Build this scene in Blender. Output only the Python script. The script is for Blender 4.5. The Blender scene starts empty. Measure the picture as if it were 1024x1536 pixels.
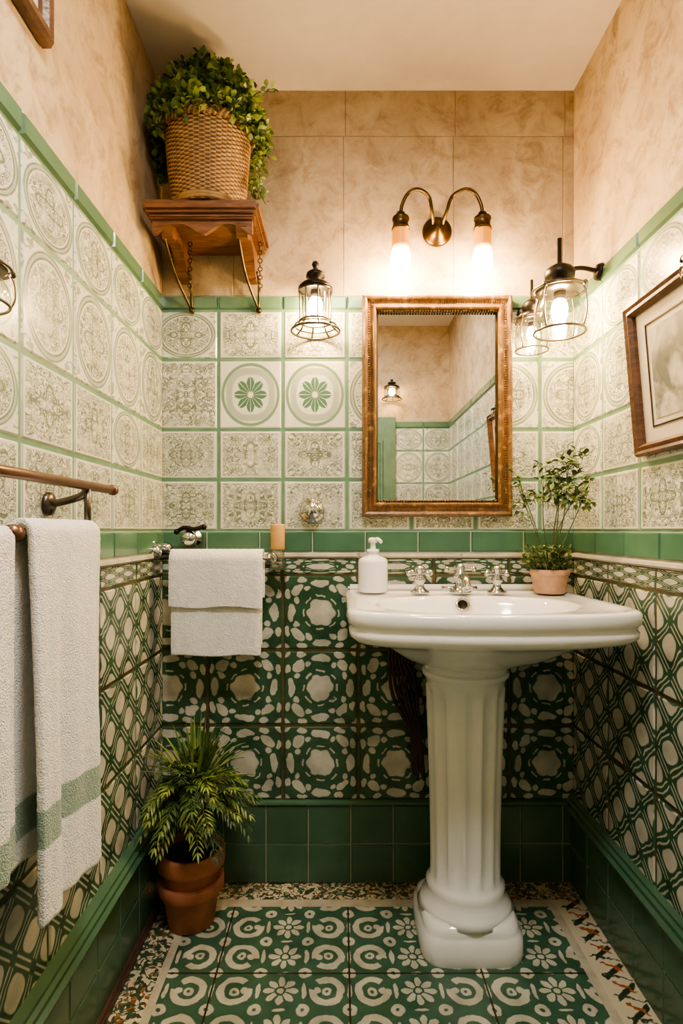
import bpy, math, random, bmesh
from mathutils import Vector, Matrix
random.seed(7)
R=random.random
def ru(a,b): return a+(b-a)*R()
F=865.0; HZ=1.067
def PX(x,D): return (x-510)/F*D
def PZ(y,D): return HZ-(y-795)/F*D
XL,XR,YB,YF,ZC=-0.54,0.7085,1.75,-0.30,2.40

# ---------------------------------------------------------------- nodes
def lin(c):
    c=c/255.0
    return c/12.92 if c<=0.04045 else ((c+0.055)/1.055)**2.4
def rgb(r,g,b): return (lin(r),lin(g),lin(b),1)
class E:
    def __init__(s,nt,v): s.nt=nt; s.v=v
    def _m(s,op,*a,clamp=False):
        n=s.nt.nodes.new('ShaderNodeMath'); n.operation=op; n.use_clamp=clamp
        for i,x in enumerate((s,)+a):
            if isinstance(x,E): s.nt.links.new(x.v,n.inputs[i])
            else: n.inputs[i].default_value=x
        return E(s.nt,n.outputs[0])
    def __add__(s,o): return s._m('ADD',o)
    def __radd__(s,o): return s._m('ADD',o)
    def __sub__(s,o): return s._m('SUBTRACT',o)
    def __rsub__(s,o): return (s*-1.0)+o
    def __mul__(s,o): return s._m('MULTIPLY',o)
    def __rmul__(s,o): return s._m('MULTIPLY',o)
    def __truediv__(s,o): return s._m('DIVIDE',o)
    def abs(s): return s._m('ABSOLUTE')
    def sin(s): return s._m('SINE')
    def cos(s): return s._m('COSINE')
    def sqrt(s): return s._m('SQRT')
    def floor(s): return s._m('FLOOR')
    def frac(s): return s._m('FRACT')
    def pow(s,o): return s._m('POWER',o)
    def mod(s,o): return s._m('FLOORED_MODULO',o)
    def max(s,o): return s._m('MAXIMUM',o)
    def min(s,o): return s._m('MINIMUM',o)
    def atan2(s,o): return s._m('ARCTAN2',o)
    def lt(s,t,aa=0.02):
        d=(t-s) if isinstance(t,E) else (s*-1.0+t)
        return (d*(1.0/aa))._m('ADD',0.5,clamp=True)
    def gt(s,t,aa=0.02): return 1.0-s.lt(t,aa)
def ln(a,b): return (a*a+b*b).sqrt()
class Mt:
    def __init__(s,name):
        s.m=bpy.data.materials.new(name); s.m.use_nodes=True; s.nt=s.m.node_tree
        s.nt.nodes.clear()
        s.out=s.nt.nodes.new('ShaderNodeOutputMaterial')
        s.p=s.nt.nodes.new('ShaderNodeBsdfPrincipled')
        s.nt.links.new(s.p.outputs[0],s.out.inputs[0])
    def uv(s):
        n=s.nt.nodes.new('ShaderNodeTexCoord'); q=s.nt.nodes.new('ShaderNodeSeparateXYZ')
        s.nt.links.new(n.outputs['UV'],q.inputs[0]); return E(s.nt,q.outputs[0]),E(s.nt,q.outputs[1])
    def pos(s):
        n=s.nt.nodes.new('ShaderNodeNewGeometry'); q=s.nt.nodes.new('ShaderNodeSeparateXYZ')
        s.nt.links.new(n.outputs['Position'],q.inputs[0]); return [E(s.nt,q.outputs[i]) for i in range(3)]
    def rnd(s):
        n=s.nt.nodes.new('ShaderNodeAttribute'); n.attribute_name='rnd'; return E(s.nt,n.outputs['Fac'])
    def noise(s,scale,detail=3,vec=None,dist=0,rough=.5):
        n=s.nt.nodes.new('ShaderNodeTexNoise'); n.inputs['Scale'].default_value=scale
        n.inputs['Detail'].default_value=detail; n.inputs['Distortion'].default_value=dist; n.inputs['Roughness'].default_value=rough
        s.vec(n,vec); return E(s.nt,n.outputs[0])
    def vor(s,scale,vec=None):
        n=s.nt.nodes.new('ShaderNodeTexVoronoi'); n.inputs['Scale'].default_value=scale
        s.vec(n,vec); return n
    def vec(s,n,vec):
        if vec is None:
            g=s.nt.nodes.new('ShaderNodeNewGeometry'); s.nt.links.new(g.outputs['Position'],n.inputs['Vector'])
        else:
            c=s.nt.nodes.new('ShaderNodeCombineXYZ')
            for i,x in enumerate(vec):
                if isinstance(x,E): s.nt.links.new(x.v,c.inputs[i])
                else: c.inputs[i].default_value=x
            s.nt.links.new(c.outputs[0],n.inputs['Vector'])
    def mix(s,f,a,b):
        n=s.nt.nodes.new('ShaderNodeMix'); n.data_type='RGBA'; n.clamp_factor=True
        for i,x in ((0,f),(6,a),(7,b)):
            if isinstance(x,E): s.nt.links.new(x.v,n.inputs[i])
            elif i==0: n.inputs[0].default_value=x
            else: n.inputs[i].default_value=x
        return E(s.nt,n.outputs[2])
    def set(s,k,x):
        if isinstance(x,E): s.nt.links.new(x.v,s.p.inputs[k])
        else: s.p.inputs[k].default_value=x
    def bump(s,h,strength=.3,dist=.002):
        n=s.nt.nodes.new('ShaderNodeBump'); n.inputs['Strength'].default_value=strength; n.inputs['Distance'].default_value=dist
        s.nt.links.new(h.v,n.inputs['Height']); s.nt.links.new(n.outputs[0],s.p.inputs['Normal'])
def simple(name,col,rough=.5,metal=0,var=.15,scale=20,bump=0,bs=60,col2=None,coat=0):
    m=Mt(name); n=m.noise(scale,3)
    c2=col2 or tuple(x*(1-var*2) for x in col[:3])+(1,)
    m.set('Base Color',m.mix((n-.35)*2.5,col,c2)); m.set('Roughness',rough); m.set('Metallic',metal)
    if coat: m.set('Coat Weight',coat)
    if bump: m.bump(m.noise(bs,3),bump)
    return m.m

def green_tile(name,c1,c2,rough=.18):
    m=Mt(name); n=m.noise(9,3); r=m.rnd()
    c=m.mix((n-.3)*1.8,c1,c2); c=m.mix(r*.4,c,tuple(x*.6 for x in c1[:3])+(1,))
    m.set('Base Color',c); m.set('Roughness',rough); m.bump(n,.3,.004); return m.m
M_band=green_tile('glazed_green_band',rgb(88,128,106),rgb(66,106,84))
M_base=green_tile('glazed_green_base',rgb(82,114,92),rgb(64,96,74))
M_topband=green_tile('glazed_green_top',rgb(98,130,106),rgb(76,108,84))
M_grout_u=simple('grout_pale_green',rgb(108,146,120),.5)
M_grout_l=simple('grout_olive_brown',rgb(98,88,56),.45,col2=rgb(44,54,36))
M_grout_b=simple('grout_grey_green',rgb(156,162,140),.7)
M_strip=simple('tile_strip_cream',rgb(215,210,196),.25)

def plaster(name,c1,c2,c3,c4):
    m=Mt(name); a=m.noise(2.6,5,rough=.65,dist=.8); b=m.noise(13,6,rough=.75,dist=.6)
    col=m.mix((a-.38)*4,c1,c2); col=m.mix((b-.48)*4.5,col,c3); col=m.mix((b*.6+a*.4-.36).lt(.06,.12)*.5,col,c4)
    m.set('Base Color',col); m.set('Roughness',.6); m.bump(a+b*.8,.4,.008); return m.m
M_plaster=plaster('plaster_beige',rgb(192,172,142),rgb(170,148,118),rgb(138,116,90),rgb(208,192,164))
M_stone=plaster('stone_tile_beige',rgb(180,164,140),rgb(162,144,120),rgb(130,112,90),rgb(196,182,160))
M_ceil=simple('ceiling_paint',rgb(222,214,210),.8,var=.03)
M_sgrout=simple('stone_joint',rgb(140,124,102),.8)

def filigree(kind):
    m=Mt('majolica_'+kind); U,V=m.uv(); u=U*2-1; v=V*2-1; r=m.rnd()
    a=u.abs(); b=v.abs(); d=ln(u,v); th=v.atan2(u)
    n=m.noise(5.2,1.5,vec=(a,b,r*37.0),dist=1.1)
    l1=((n-.5).abs()).lt(.040,.025)
    l2=((n-.40).abs()).lt(.022,.02)
    pet=((d-(.34+.16*(th*4).cos())).abs()).lt(.035,.03)
    pet2=((d-(.17+.06*(th*4+3.14159).cos())).abs()).lt(.03,.03)
    leaf=(n.gt(.60,.03))*.8
    if kind=='scroll':
        edge=(a.max(b)).lt(.86,.03); ink=((l1.max(l2).max(leaf))*edge).max(pet).max(pet2)
        ink=ink.max(((a.max(b)-.93).abs()).lt(.014,.02)*.6)
    elif kind=='dense':
        n3=m.noise(8,1,vec=(a,b,r*37.0),dist=1.2)
        edge=(a.max(b)).lt(.9,.03); ink=((n3-.5).abs()).lt(.06,.03)*edge
        ink=ink.max(((n3-.38).abs()).lt(.03,.02)*edge)
    elif kind=='medallion':
        ins=d.lt(.74,.02); ring=((d-.80).abs()).lt(.018,.02).max(((d-.90).abs()).lt(.016,.02)*.9)
        ink=((l1.max(l2).max(leaf).max(pet).max(pet2))*ins).max(ring).max((n.gt(.54,.03))*(d.gt(.99,.02))*.7)
    else:
        ins=d.lt(.56,.02); ink=(pet2.max(l1*.5))*ins
    wear=m.noise(26,3); ink=ink*((wear-.15)*2.8).min(1.0).max(.3)
    base=m.mix((m.noise(7,3)-.35)*2.2,rgb(226,225,214),rgb(204,204,190))
    base=m.mix(r*.3,base,rgb(202,210,192))
    if kind=='medallion':
        halo=(((d-.85).abs()).lt(.07,.05))*.7; base=m.mix(halo,base,rgb(136,154,138))
    if kind=='green':
        ring=((d-.86).abs()).lt(.045,.03); sq=(u.abs().pow(2.6)+v.abs().pow(2.6))
        ringsq=((sq-.36).abs()).lt(.13,.05)
        base=m.mix(ring*.9,base,rgb(92,130,106)); base=m.mix(ringsq*.7,base,rgb(134,154,140))
        fl=(d-(.32+.19*((th*4).cos().abs()))).lt(0.0,.03)
        base=m.mix(fl,base,rgb(74,116,96)); 
        vein=(((th*8).sin().abs())).lt(.20,.1)*fl; base=m.mix(vein,base,rgb(212,215,202))
        base=m.mix(d.lt(.09,.03),base,rgb(220,220,205))
        ink=ink*.3
    col=m.mix(ink*.9,base,rgb(92,102,84))
    m.set('Base Color',col); m.set('Roughness',.22); m.bump(wear,.2,.002)
    return m.m
M_fs,M_fd,M_fm,M_fg=[filigree(k) for k in('scroll','dense','medallion','green')]
WH1,WH2=rgb(212,208,198),rgb(162,160,148)
GR1,GR2=rgb(68,102,78),rgb(40,64,48)
def elli(x,y,rx,ry): return ln(x/rx,y/ry) 
def rosette_tile():
    m=Mt('majolica_green_rosette'); U,V=m.uv(); w1=m.noise(20,3)
    u=U*2-1+(w1-.5)*.26; v=V*2-1-(w1-.5)*.26
    a=u.abs(); b=v.abs(); d=ln(u,v); th=v.atan2(u)
    w=(d-(.35+.025*(th*6).cos())).lt(0,.03)
    mx=a.max(b); mn=a.min(b)
    w=w.max(((d-.455).abs()).lt(.020,.02)*((th*8).cos().gt(-.2,.1)))
    w=w.max(elli(mx-.78,mn,.10,.25).lt(1,.12))
    p=(a+b)*.7071; q=(a-b).abs()*.7071
    w=w.max(elli(p-.84,q,.12,.19).lt(1,.12))
    w=w.max(elli(mx-.63,mn-.33,.075,.085).lt(1,.15))
    w=w.max(elli(mx-.87,mn-.50,.075,.13).lt(1,.15))
    w=w.max(ln(1.0-a,1.0-b).lt(.20,.03)*ln(1.0-a,1.0-b).gt(.09,.03))
    w=w*(mx.lt(.955,.02))
    n=m.noise(15,4)
    wc=m.mix((n-.35)*2.8,WH1,WH2); gr=m.mix((n-.3)*2,GR1,GR2)
    m.set('Base Color',m.mix(w*.95,gr,wc)); m.set('Roughness',.2); m.bump(n*.6-w*.3,.3,.002); return m.m
def trellis_tile():
    m=Mt('majolica_green_trellis'); U,V=m.uv(); w1=m.noise(14,2)
    u=U*2-1+(w1-.5)*.22; v=V*2-1-(w1-.5)*.22
    p=u+v; q=u-v
    fp=((p+.5).frac()-.5).abs(); fq=((q+.5).frac()-.5).abs()
    e=fp.min(fq)
    thin=((e-.070).abs()).lt(.022,.02)*(fp.max(fq)).gt(.14,.03)
    blob=(((.5-fp).pow(2.8)+(.5-fq).pow(2.8))).lt(.042,.012)
    w=blob.max(thin*.9)
    w=w*(u.abs().max(v.abs())).lt(.96,.02)
    n=m.noise(15,4)
    wc=m.mix((n-.35)*2.6,WH1,WH2); gr=m.mix((n-.3)*2,GR1,GR2)
    m.set('Base Color',m.mix(w,gr,wc)); m.set('Roughness',.2); m.bump(n*.6-w*.3,.3,.002); return m.m
M_ros=rosette_tile(); M_tre=trellis_tile()

def floor_field():
    m=Mt('encaustic_floor_field'); x,y,z=m.pos(); c=.1067
    w0=m.noise(35,2); w1=(w0-.5)*.22
    X=(x+.298)/c; Y=(y-1.3885)/c
    ci=X.floor(); ri=Y.floor(); u=X.frac()*2-1+w1; v=Y.frac()*2-1-w1
    k=ci.mod(3.0); isf=((k-1.0).abs()).lt(.5,.01)
    flip=(k*-1.0)+1.0
    rp=ri.mod(2.0)*2-1
    uu=u*flip; vv=v*rp
    d=ln(u,v); th=vv.atan2(uu); tf=v.atan2(u)
    ann=((d-.62).abs()).lt(.16,.04); gap=((th-.5).abs()).lt(.36,.08); sc=ann*(1.0-gap)
    sc=sc.max(ln(uu-.42,vv-.02).lt(.17,.05))
    sc=sc.max(ln(uu+.03,vv+.05).lt(.22,.04)*ln(uu+.03,vv+.05).gt(.08,.04))
    cor=ln(u.abs()-1.0,v.abs()-1.0); cor=cor.lt(.30,.04)*cor.gt(.09,.04)
    fl=(d-(.42+.34*((tf*4).cos().abs()))).lt(0.0,.05)*(1.0-(((tf*4).sin().abs()).gt(.93,.06)*d.gt(.2)))
    fl=fl*(1.0-((d-.20).abs()).lt(.05,.03))
    bl=elli(u.abs()-1.0,v,.10,.42).lt(1,.15)
    bl2=elli(u,v.abs()-1.0,.3,.07).lt(1,.2)
    wmask=(sc*(1.0-isf)).max(fl*isf).max(cor).max(bl).max(bl2*isf)
    n=m.noise(18,4)
    w=m.mix((n-.35)*2.5,rgb(204,200,184),rgb(160,156,138))
    gr=m.mix((n-.3)*2,rgb(76,110,88),rgb(50,80,62))
    col=m.mix(wmask,gr,w)
    T=.32; jx=(((x+.298)/T+.5).frac()-.5).abs(); jy=(((y-1.3885)/T+.5).frac()-.5).abs()
    j=jx.min(jy).lt(.007,.004); col=m.mix(j,col,rgb(58,44,30))
    m.set('Base Color',col); m.set('Roughness',.28); m.bump(n*.5-j,.3,.002); return m.m
def floor_border():
    m=Mt('mosaic_floor_border'); vo=m.vor(95); dist=E(m.nt,vo.outputs['Distance'])
    vn=m.nt.nodes.new('ShaderNodeSeparateColor'); m.nt.links.new(vo.outputs['Color'],vn.inputs[0])
    c=E(m.nt,vn.outputs[0]); c2=E(m.nt,vn.outputs[1])
    n=m.noise(28,3,dist=1.5)
    k=m.mix(c.gt(.70,.02),rgb(206,196,170),rgb(70,78,56)); k=m.mix(c2.gt(.86,.02),k,rgb(150,98,64))
    k=m.mix(((n-.5).abs()).lt(.04,.03),k,rgb(66,86,64))
    m.set('Base Color',k); m.set('Roughness',.35); m.bump(dist,.3,.002); return m.m
M_ff=floor_field(); M_fb=floor_border(); M_fstrip=simple('floor_strip_cream',rgb(196,188,168),.35,bump=.1)
def chain_border():
    m=Mt('chain_floor_border'); x,y,z=m.pos(); w=m.noise(60,2)
    t=(y/.062).frac()*2-1+(w-.5)*.9; s=(x-.662)/.03+(w-.5)*.9
    g=((t-s*.7).abs().lt(.26,.1))*(s.abs().lt(.9,.1))
    k=m.mix(g,rgb(204,194,170),rgb(44,62,46)); k=m.mix(((t+s*.8-.55).abs().lt(.2,.1))*(s.abs().lt(.7,.1)),k,rgb(160,92,54))
    k=m.mix(((t+s*.3+.6).abs().lt(.1,.1))*(s.abs().lt(1.1,.1)),k,rgb(60,74,54))
    m.set('Base Color',k); m.set('Roughness',.35); return m.m
M_chain=chain_border()

M_porc=simple('white_porcelain',rgb(240,239,239),.1,var=.02,coat=.5)
M_chrome=simple('chrome',rgb(205,205,205),.12,1,var=.05)
M_bronze=simple('aged_bronze',rgb(92,76,52),.32,1,var=.2)
M_black=simple('blackened_iron',rgb(38,34,32),.4,.7,var=.2)
M_pewter=simple('pewter',rgb(110,104,96),.3,1,var=.2)
M_copper=simple('brushed_copper',rgb(138,106,88),.32,.9,var=.12)
def wood(name,c1,c2,sc=(6,6,40),rough=.4,gilt=None,gt=.5):
    m=Mt(name); x,y,z=m.pos(); n=m.noise(1,4,vec=(x*sc[0],y*sc[1],z*sc[2]),dist=1.5,rough=.65)
    c=m.mix((n-.35)*3,c1,c2)
    if gilt:
        q=m.noise(45,4); c=m.mix((q-gt)*5,c,gilt)
    m.set('Base Color',c); m.set('Roughness',rough); m.bump(n,.5,.003); return m.m
M_wood=wood('shelf_wood',rgb(128,86,54),rgb(76,48,30),(8,60,60))
M_frame=wood('frame_wood_gilt',rgb(122,90,56),rgb(68,48,32),(40,40,14),.34,rgb(176,142,90),.56)
M_pframe=wood('picture_frame_wood',rgb(108,74,52),rgb(64,42,28),(20,20,60),.35)
M_skirt=wood('skirting_wood',rgb(96,74,60),rgb(64,48,38),(30,6,30))
M_terra=simple('terracotta',rgb(190,126,92),.7,var=.2,scale=14,bump=.3,col2=rgb(146,90,62))
M_terra2=simple('terracotta_pale',rgb(204,164,134),.7,var=.15,scale=30,bump=.2)
M_soil=simple('soil',rgb(52,38,28),.95,bump=.8)
M_cork=simple('cork',rgb(206,164,104),.8,bump=.4)
M_cane=simple('cane',rgb(160,128,82),.55,scale=45,var=.25,col2=rgb(110,82,48))
M_hose=simple('hose_rubber',rgb(64,44,34),.4)
M_stem=simple('stem_green',rgb(84,100,54),.6)
def leafm(name,c1,c2):
    m=Mt(name); m.set('Base Color',m.mix((m.noise(25,1)-.3)*2.2,c1,c2)); m.set('Roughness',.45); return m.m
M_l1=leafm('leaf_bright',rgb(142,158,80),rgb(100,126,62)); M_l2=leafm('leaf_mid',rgb(92,118,64),rgb(64,92,50)); M_l3=leafm('leaf_dark',rgb(58,82,50),rgb(42,62,38))
LV=[M_l1,M_l2,M_l3]
def towelm(name,stripe=None):
    m=Mt(name); x,y,z=m.pos(); n=m.noise(380,2); n2=m.noise(60,3)
    c=m.mix((n2-.3)*1.4,rgb(250,248,246),rgb(232,228,224))
    if stripe:
        s=z.gt(stripe[0],.004)*z.lt(stripe[1],.004); c=m.mix(s*.9,c,rgb(132,162,146))
    m.set('Base Color',c); m.set('Roughness',.95); m.set('Sheen Weight',.3); m.bump(n+n2*.6,1.0,.004); return m.m
M_tw=towelm('terry_white'); M_tws=towelm('terry_white_striped',(.605,.66))
def glass(name,tint=(1,1,1,1),refl=.12):
    m=Mt(name); nt=m.nt; t=nt.nodes.new('ShaderNodeBsdfTransparent'); t.inputs[0].default_value=tint
    g=nt.nodes.new('ShaderNodeBsdfGlossy'); g.inputs['Roughness'].default_value=.03
    lw=nt.nodes.new('ShaderNodeLayerWeight'); lw.inputs[0].default_value=.35
    a=E(nt,lw.outputs['Facing'])*.6+refl
    mx=nt.nodes.new('ShaderNodeMixShader'); nt.links.new(a.v,mx.inputs[0]); nt.links.new(t.outputs[0],mx.inputs[1]); nt.links.new(g.outputs[0],mx.inputs[2])
    nt.links.new(mx.outputs[0],m.out.inputs[0]); return m.m
M_glass=glass('clear_glass',(.93,.95,.93,1))
def mirror_m():
    m=Mt('mirror_silver'); m.set('Base Color',(.80,.80,.78,1)); m.set('Metallic',1.0); m.set('Roughness',.015); return m.m
M_mirror=mirror_m()
def emis(name,col,st,grad=None):
    m=Mt(name); m.set('Base Color',(0.8,.5,.25,1)); m.set('Roughness',.4)
    if grad:
        x,y,z=m.pos(); f=((z-grad[0])/(grad[1]-grad[0])).max(0.0).min(1.0)
        m.set('Base Color',(.45,.18,.02,1))
        m.set('Emission Color',m.mix(f*1.6,col,(1,.34,.015,1)))
        m.set('Emission Strength',((1.0-f).pow(3.0))*st+1.0)
    else:
        m.set('Emission Color',col); m.set('Emission Strength',st)
    return m.m
WARM=(1,.64,.28,1)

# ---------------------------------------------------------------- mesh builder
class B:
    def __init__(s): s.v=[];s.f=[];s.mi=[];s.sm=[];s.uv={};s.rn=[]
    def add(s,vs,fs,mi=0,smooth=True,uvs=None,rnd=0):
        o=len(s.v); s.v+= [tuple(v) for v in vs]
        for i,f in enumerate(fs):
            if uvs and uvs[i]: s.uv[len(s.f)]=uvs[i]
            s.f.append([o+k for k in f]); s.mi.append(mi); s.sm.append(smooth); s.rn.append(rnd)
    def lathe(s,prof,c,mi=0,n=32,axis=(0,0,1),cap=True,fn=None):
        ax=Vector(axis).normalized(); t=Vector((1,0,0)) if abs(ax.x)<.9 else Vector((0,1,0))
        e1=(t-ax*t.dot(ax)).normalized(); e2=ax.cross(e1); c=Vector(c); vs=[];fs=[]
        for r,h in prof:
            for k in range(n):
                a=2*math.pi*k/n; rr=max(r,1e-5)
                if fn: rr=fn(rr,h,a)
                vs.append(c+ax*h+(e1*math.cos(a)+e2*math.sin(a))*rr)
        for i in range(len(prof)-1):
            for k in range(n):
                k2=(k+1)%n; fs.append([i*n+k,i*n+k2,(i+1)*n+k2,(i+1)*n+k])
        if cap:
            if prof[0][0]>1e-4: fs.append(list(range(n))[::-1])
            if prof[-1][0]>1e-4: fs.append([(len(prof)-1)*n+k for k in range(n)])
        s.add(vs,fs,mi,True)
    def tube(s,pts,r,mi=0,n=10,sub=6,smooth=True):
        pts=[Vector(p) for p in pts]
        if smooth and len(pts)>2:
            q=[]
            P=[pts[0]*2-pts[1]]+pts+[pts[-1]*2-pts[-2]]
            for i in range(1,len(P)-2):
                for k in range(sub):
                    t=k/sub; a,b,c,d=P[i-1],P[i],P[i+1],P[i+2]
                    q.append(.5*((2*b)+(c-a)*t+(2*a-5*b+4*c-d)*t*t+(3*b-a-3*c+d)*t**3))
            q.append(pts[-1]); pts=q
        N=len(pts); rs=r if isinstance(r,(list,tuple)) else None
        T=(pts[1]-pts[0]).normalized(); up=Vector((0,0,1)) if abs(T.z)<.9 else Vector((1,0,0))
        nn=(up-T*up.dot(T)).normalized(); vs=[];fs=[]
        for i,p in enumerate(pts):
            T=(pts[min(i+1,N-1)]-pts[max(i-1,0)]).normalized()
            nn=(nn-T*nn.dot(T)).normalized(); bb=T.cross(nn)
            rr=rs[0]+(rs[1]-rs[0])*i/(N-1) if rs else r
            for k in range(n):
                a=2*math.pi*k/n; vs.append(p+(nn*math.cos(a)+bb*math.sin(a))*rr)
        for i in range(N-1):
            for k in range(n):
                k2=(k+1)%n; fs.append([i*n+k,i*n+k2,(i+1)*n+k2,(i+1)*n+k])
        fs.append(list(range(n))[::-1]); fs.append([(N-1)*n+k for k in range(n)])
        s.add(vs,fs,mi,True)
    def ball(s,c,r,mi=0,n=16,sc=(1,1,1)):
        vs=[];fs=[];m=n//2
        for i in range(m+1):
            ph=math.pi*i/m
            for k in range(n):
                a=2*math.pi*k/n
                vs.append((c[0]+r*sc[0]*math.sin(ph)*math.cos(a),c[1]+r*sc[1]*math.sin(ph)*math.sin(a),c[2]-r*sc[2]*math.cos(ph)))
        for i in range(m):
            for k in range(n):
                k2=(k+1)%n; fs.append([i*n+k,i*n+k2,(i+1)*n+k2,(i+1)*n+k])
        s.add(vs,fs,mi,True)
    def torus(s,c,R_,r,mi=0,axis=(0,0,1),n=28,m=8):
        ax=Vector(axis).normalized(); t=Vector((1,0,0)) if abs(ax.x)<.9 else Vector((0,1,0))
        e1=(t-ax*t.dot(ax)).normalized(); e2=ax.cross(e1); c=Vector(c); vs=[];fs=[]
        for i in range(n):
            a=2*math.pi*i/n; d=e1*math.cos(a)+e2*math.sin(a)
            for k in range(m):
                b=2*math.pi*k/m; vs.append(c+d*(R_+r*math.cos(b))+ax*r*math.sin(b))
        for i in range(n):
            for k in range(m):
                fs.append([i*m+k,((i+1)%n)*m+k,((i+1)%n)*m+(k+1)%m,i*m+(k+1)%m])
        s.add(vs,fs,mi,True)
    def box(s,a,b,mi=0,bev=.004):
        x0,y0,z0=a;x1,y1,z1=b; e=min(bev,(x1-x0)/3,(y1-y0)/3,(z1-z0)/3)
        bm=bmesh.new(); bmesh.ops.create_cube(bm,size=1)
        for v in bm.verts: v.co=Vector(((x0+x1)/2+v.co.x*(x1-x0),(y0+y1)/2+v.co.y*(y1-y0),(z0+z1)/2+v.co.z*(z1-z0)))
        if e>0: bmesh.ops.bevel(bm,geom=bm.edges[:],offset=e,segments=2,affect='EDGES')
        bm.verts.index_update()
        s.add([v.co[:] for v in bm.verts],[[v.index for v in f.verts] for f in bm.faces],mi,False); bm.free()
    def frame(s,O,U,V,N,w,h,prof,mi=0):
        O,U,V,N=map(Vector,(O,U,V,N)); vs=[];fs=[]
        for d,t in prof:
            for (a,b) in((d,d),(w-d,d),(w-d,h-d),(d,h-d)): vs.append(O+U*a+V*b+N*t)
        for i in range(len(prof)-1):
            for k in range(4):
                k2=(k+1)%4; fs.append([i*4+k,i*4+k2,(i+1)*4+k2,(i+1)*4+k])
        s.add(vs,fs,mi,False)
    def quad(s,O,U,V,w,h,mi=0,rnd=0):
        O,U,V=map(Vector,(O,U,V))
        s.add([O,O+U*w,O+U*w+V*h,O+V*h],[[0,1,2,3]],mi,False,[[(0,0),(1,0),(1,1),(0,1)]],rnd)
    def leaf(s,b,d,up,L,W,mi=0,curl=.15):
        b=Vector(b); d=Vector(d).normalized(); sd=d.cross(Vector(up))
        if sd.length<1e-3: sd=d.cross(Vector((1,0,0)))
        sd.normalize(); n=sd.cross(d)
        m1=b+d*L*.35; m2=b+d*L*.7-n*L*curl*.4; tip=b+d*L-n*L*curl
        s.add([b,m1+sd*W*.5+n*W*.12,m1,m1-sd*W*.5+n*W*.12,m2+sd*W*.38+n*W*.1,m2,m2-sd*W*.38+n*W*.1,tip],
              [[0,2,1],[0,3,2],[1,2,5,4],[2,3,6,5],[4,5,7],[5,6,7]],mi,True)
    def done(s,name,mats,parent=None,origin=True,uvall=False):
        me=bpy.data.meshes.new(name); 
        if origin:
            c=Vector((sum(v[0] for v in s.v),sum(v[1] for v in s.v),sum(v[2] for v in s.v)))/len(s.v)
        else: c=Vector((0,0,0))
        me.from_pydata([(v[0]-c.x,v[1]-c.y,v[2]-c.z) for v in s.v],[],s.f)
        for m in mats: me.materials.append(m)
        me.polygons.foreach_set('material_index',s.mi); me.polygons.foreach_set('use_smooth',s.sm)
        if s.uv:
            ul=me.uv_layers.new(name='UVMap')
            for p in me.polygons:
                q=s.uv.get(p.index)
                if q:
                    for k,li in enumerate(p.loop_indices): ul.data[li].uv=q[k]
            at=me.attributes.new('rnd','FLOAT','FACE'); at.data.foreach_set('value',s.rn)
        me.update(); ob=bpy.data.objects.new(name,me); ob.location=c
        bpy.context.scene.collection.objects.link(ob)
        if parent:
            ob.parent=parent; ob.matrix_parent_inverse=Matrix.Translation(-parent.location)
        return ob

# ---------------------------------------------------------------- tiled walls
def tiles(b,O,U,V,N,u0,u1,v0,v1,uoff,us,rows,mi,gap,grout,rel=.003,bev=.0025,pick=None,base=0.0,shift=0.0):
    O,U,V,N=map(Vector,(O,U,V,N))
    b.quad(O+U*u0+V*v0+N*base,U,V,u1-u0,v1-v0,grout)
    k0=math.floor((u0-uoff)/us)-1; k1=math.ceil((u1-uoff)/us)+1
    for ri in range(len(rows)-1):
        ra,rb=rows[ri],rows[ri+1]
        for k in range(k0,k1):
            ta=uoff+k*us+shift*(ri%2); tb=ta+us
            a=max(ta+gap/2,u0); c=min(tb-gap/2,u1); d=ra+gap/2; e=min(rb-gap/2,v1)
            if c-a<.004: continue
            m=pick(k,ri) if pick else mi
            def P(x,y,h): return O+U*x+V*y+N*(base+h)
            be=min(bev,(c-a)/3,(e-d)/3)
            vs=[P(a,d,0),P(c,d,0),P(c,e,0),P(a,e,0),P(a+be,d+be,rel),P(c-be,d+be,rel),P(c-be,e-be,rel),P(a+be,e-be,rel)]
            def q(x,y): return ((x-ta)/(tb-ta),(y-ra)/(rb-ra))
            uvv=[q(a,d),q(c,d),q(c,e),q(a,e)]; uvi=[q(a+be,d+be),q(c-be,d+be),q(c-be,e-be),q(a+be,e-be)]
            fs=[[4,5,6,7]]; us_=[uvi]
            for i in range(4):
                j=(i+1)%4; fs.append([i,j,4+j,4+i]); us_.append([uvv[i],uvv[j],uvi[j],uvi[i]])
            b.add(vs,fs,m,False,us_,R())
MATS=[M_plaster,M_stone,M_sgrout,M_topband,M_grout_u,M_fs,M_fd,M_fm,M_fg,M_band,M_strip,M_grout_l,M_ros,M_tre,M_base,M_grout_b]
UR=[1.063,1.219,1.371,1.583,1.733]
LR=[.247,.475,.703,.931]
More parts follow.
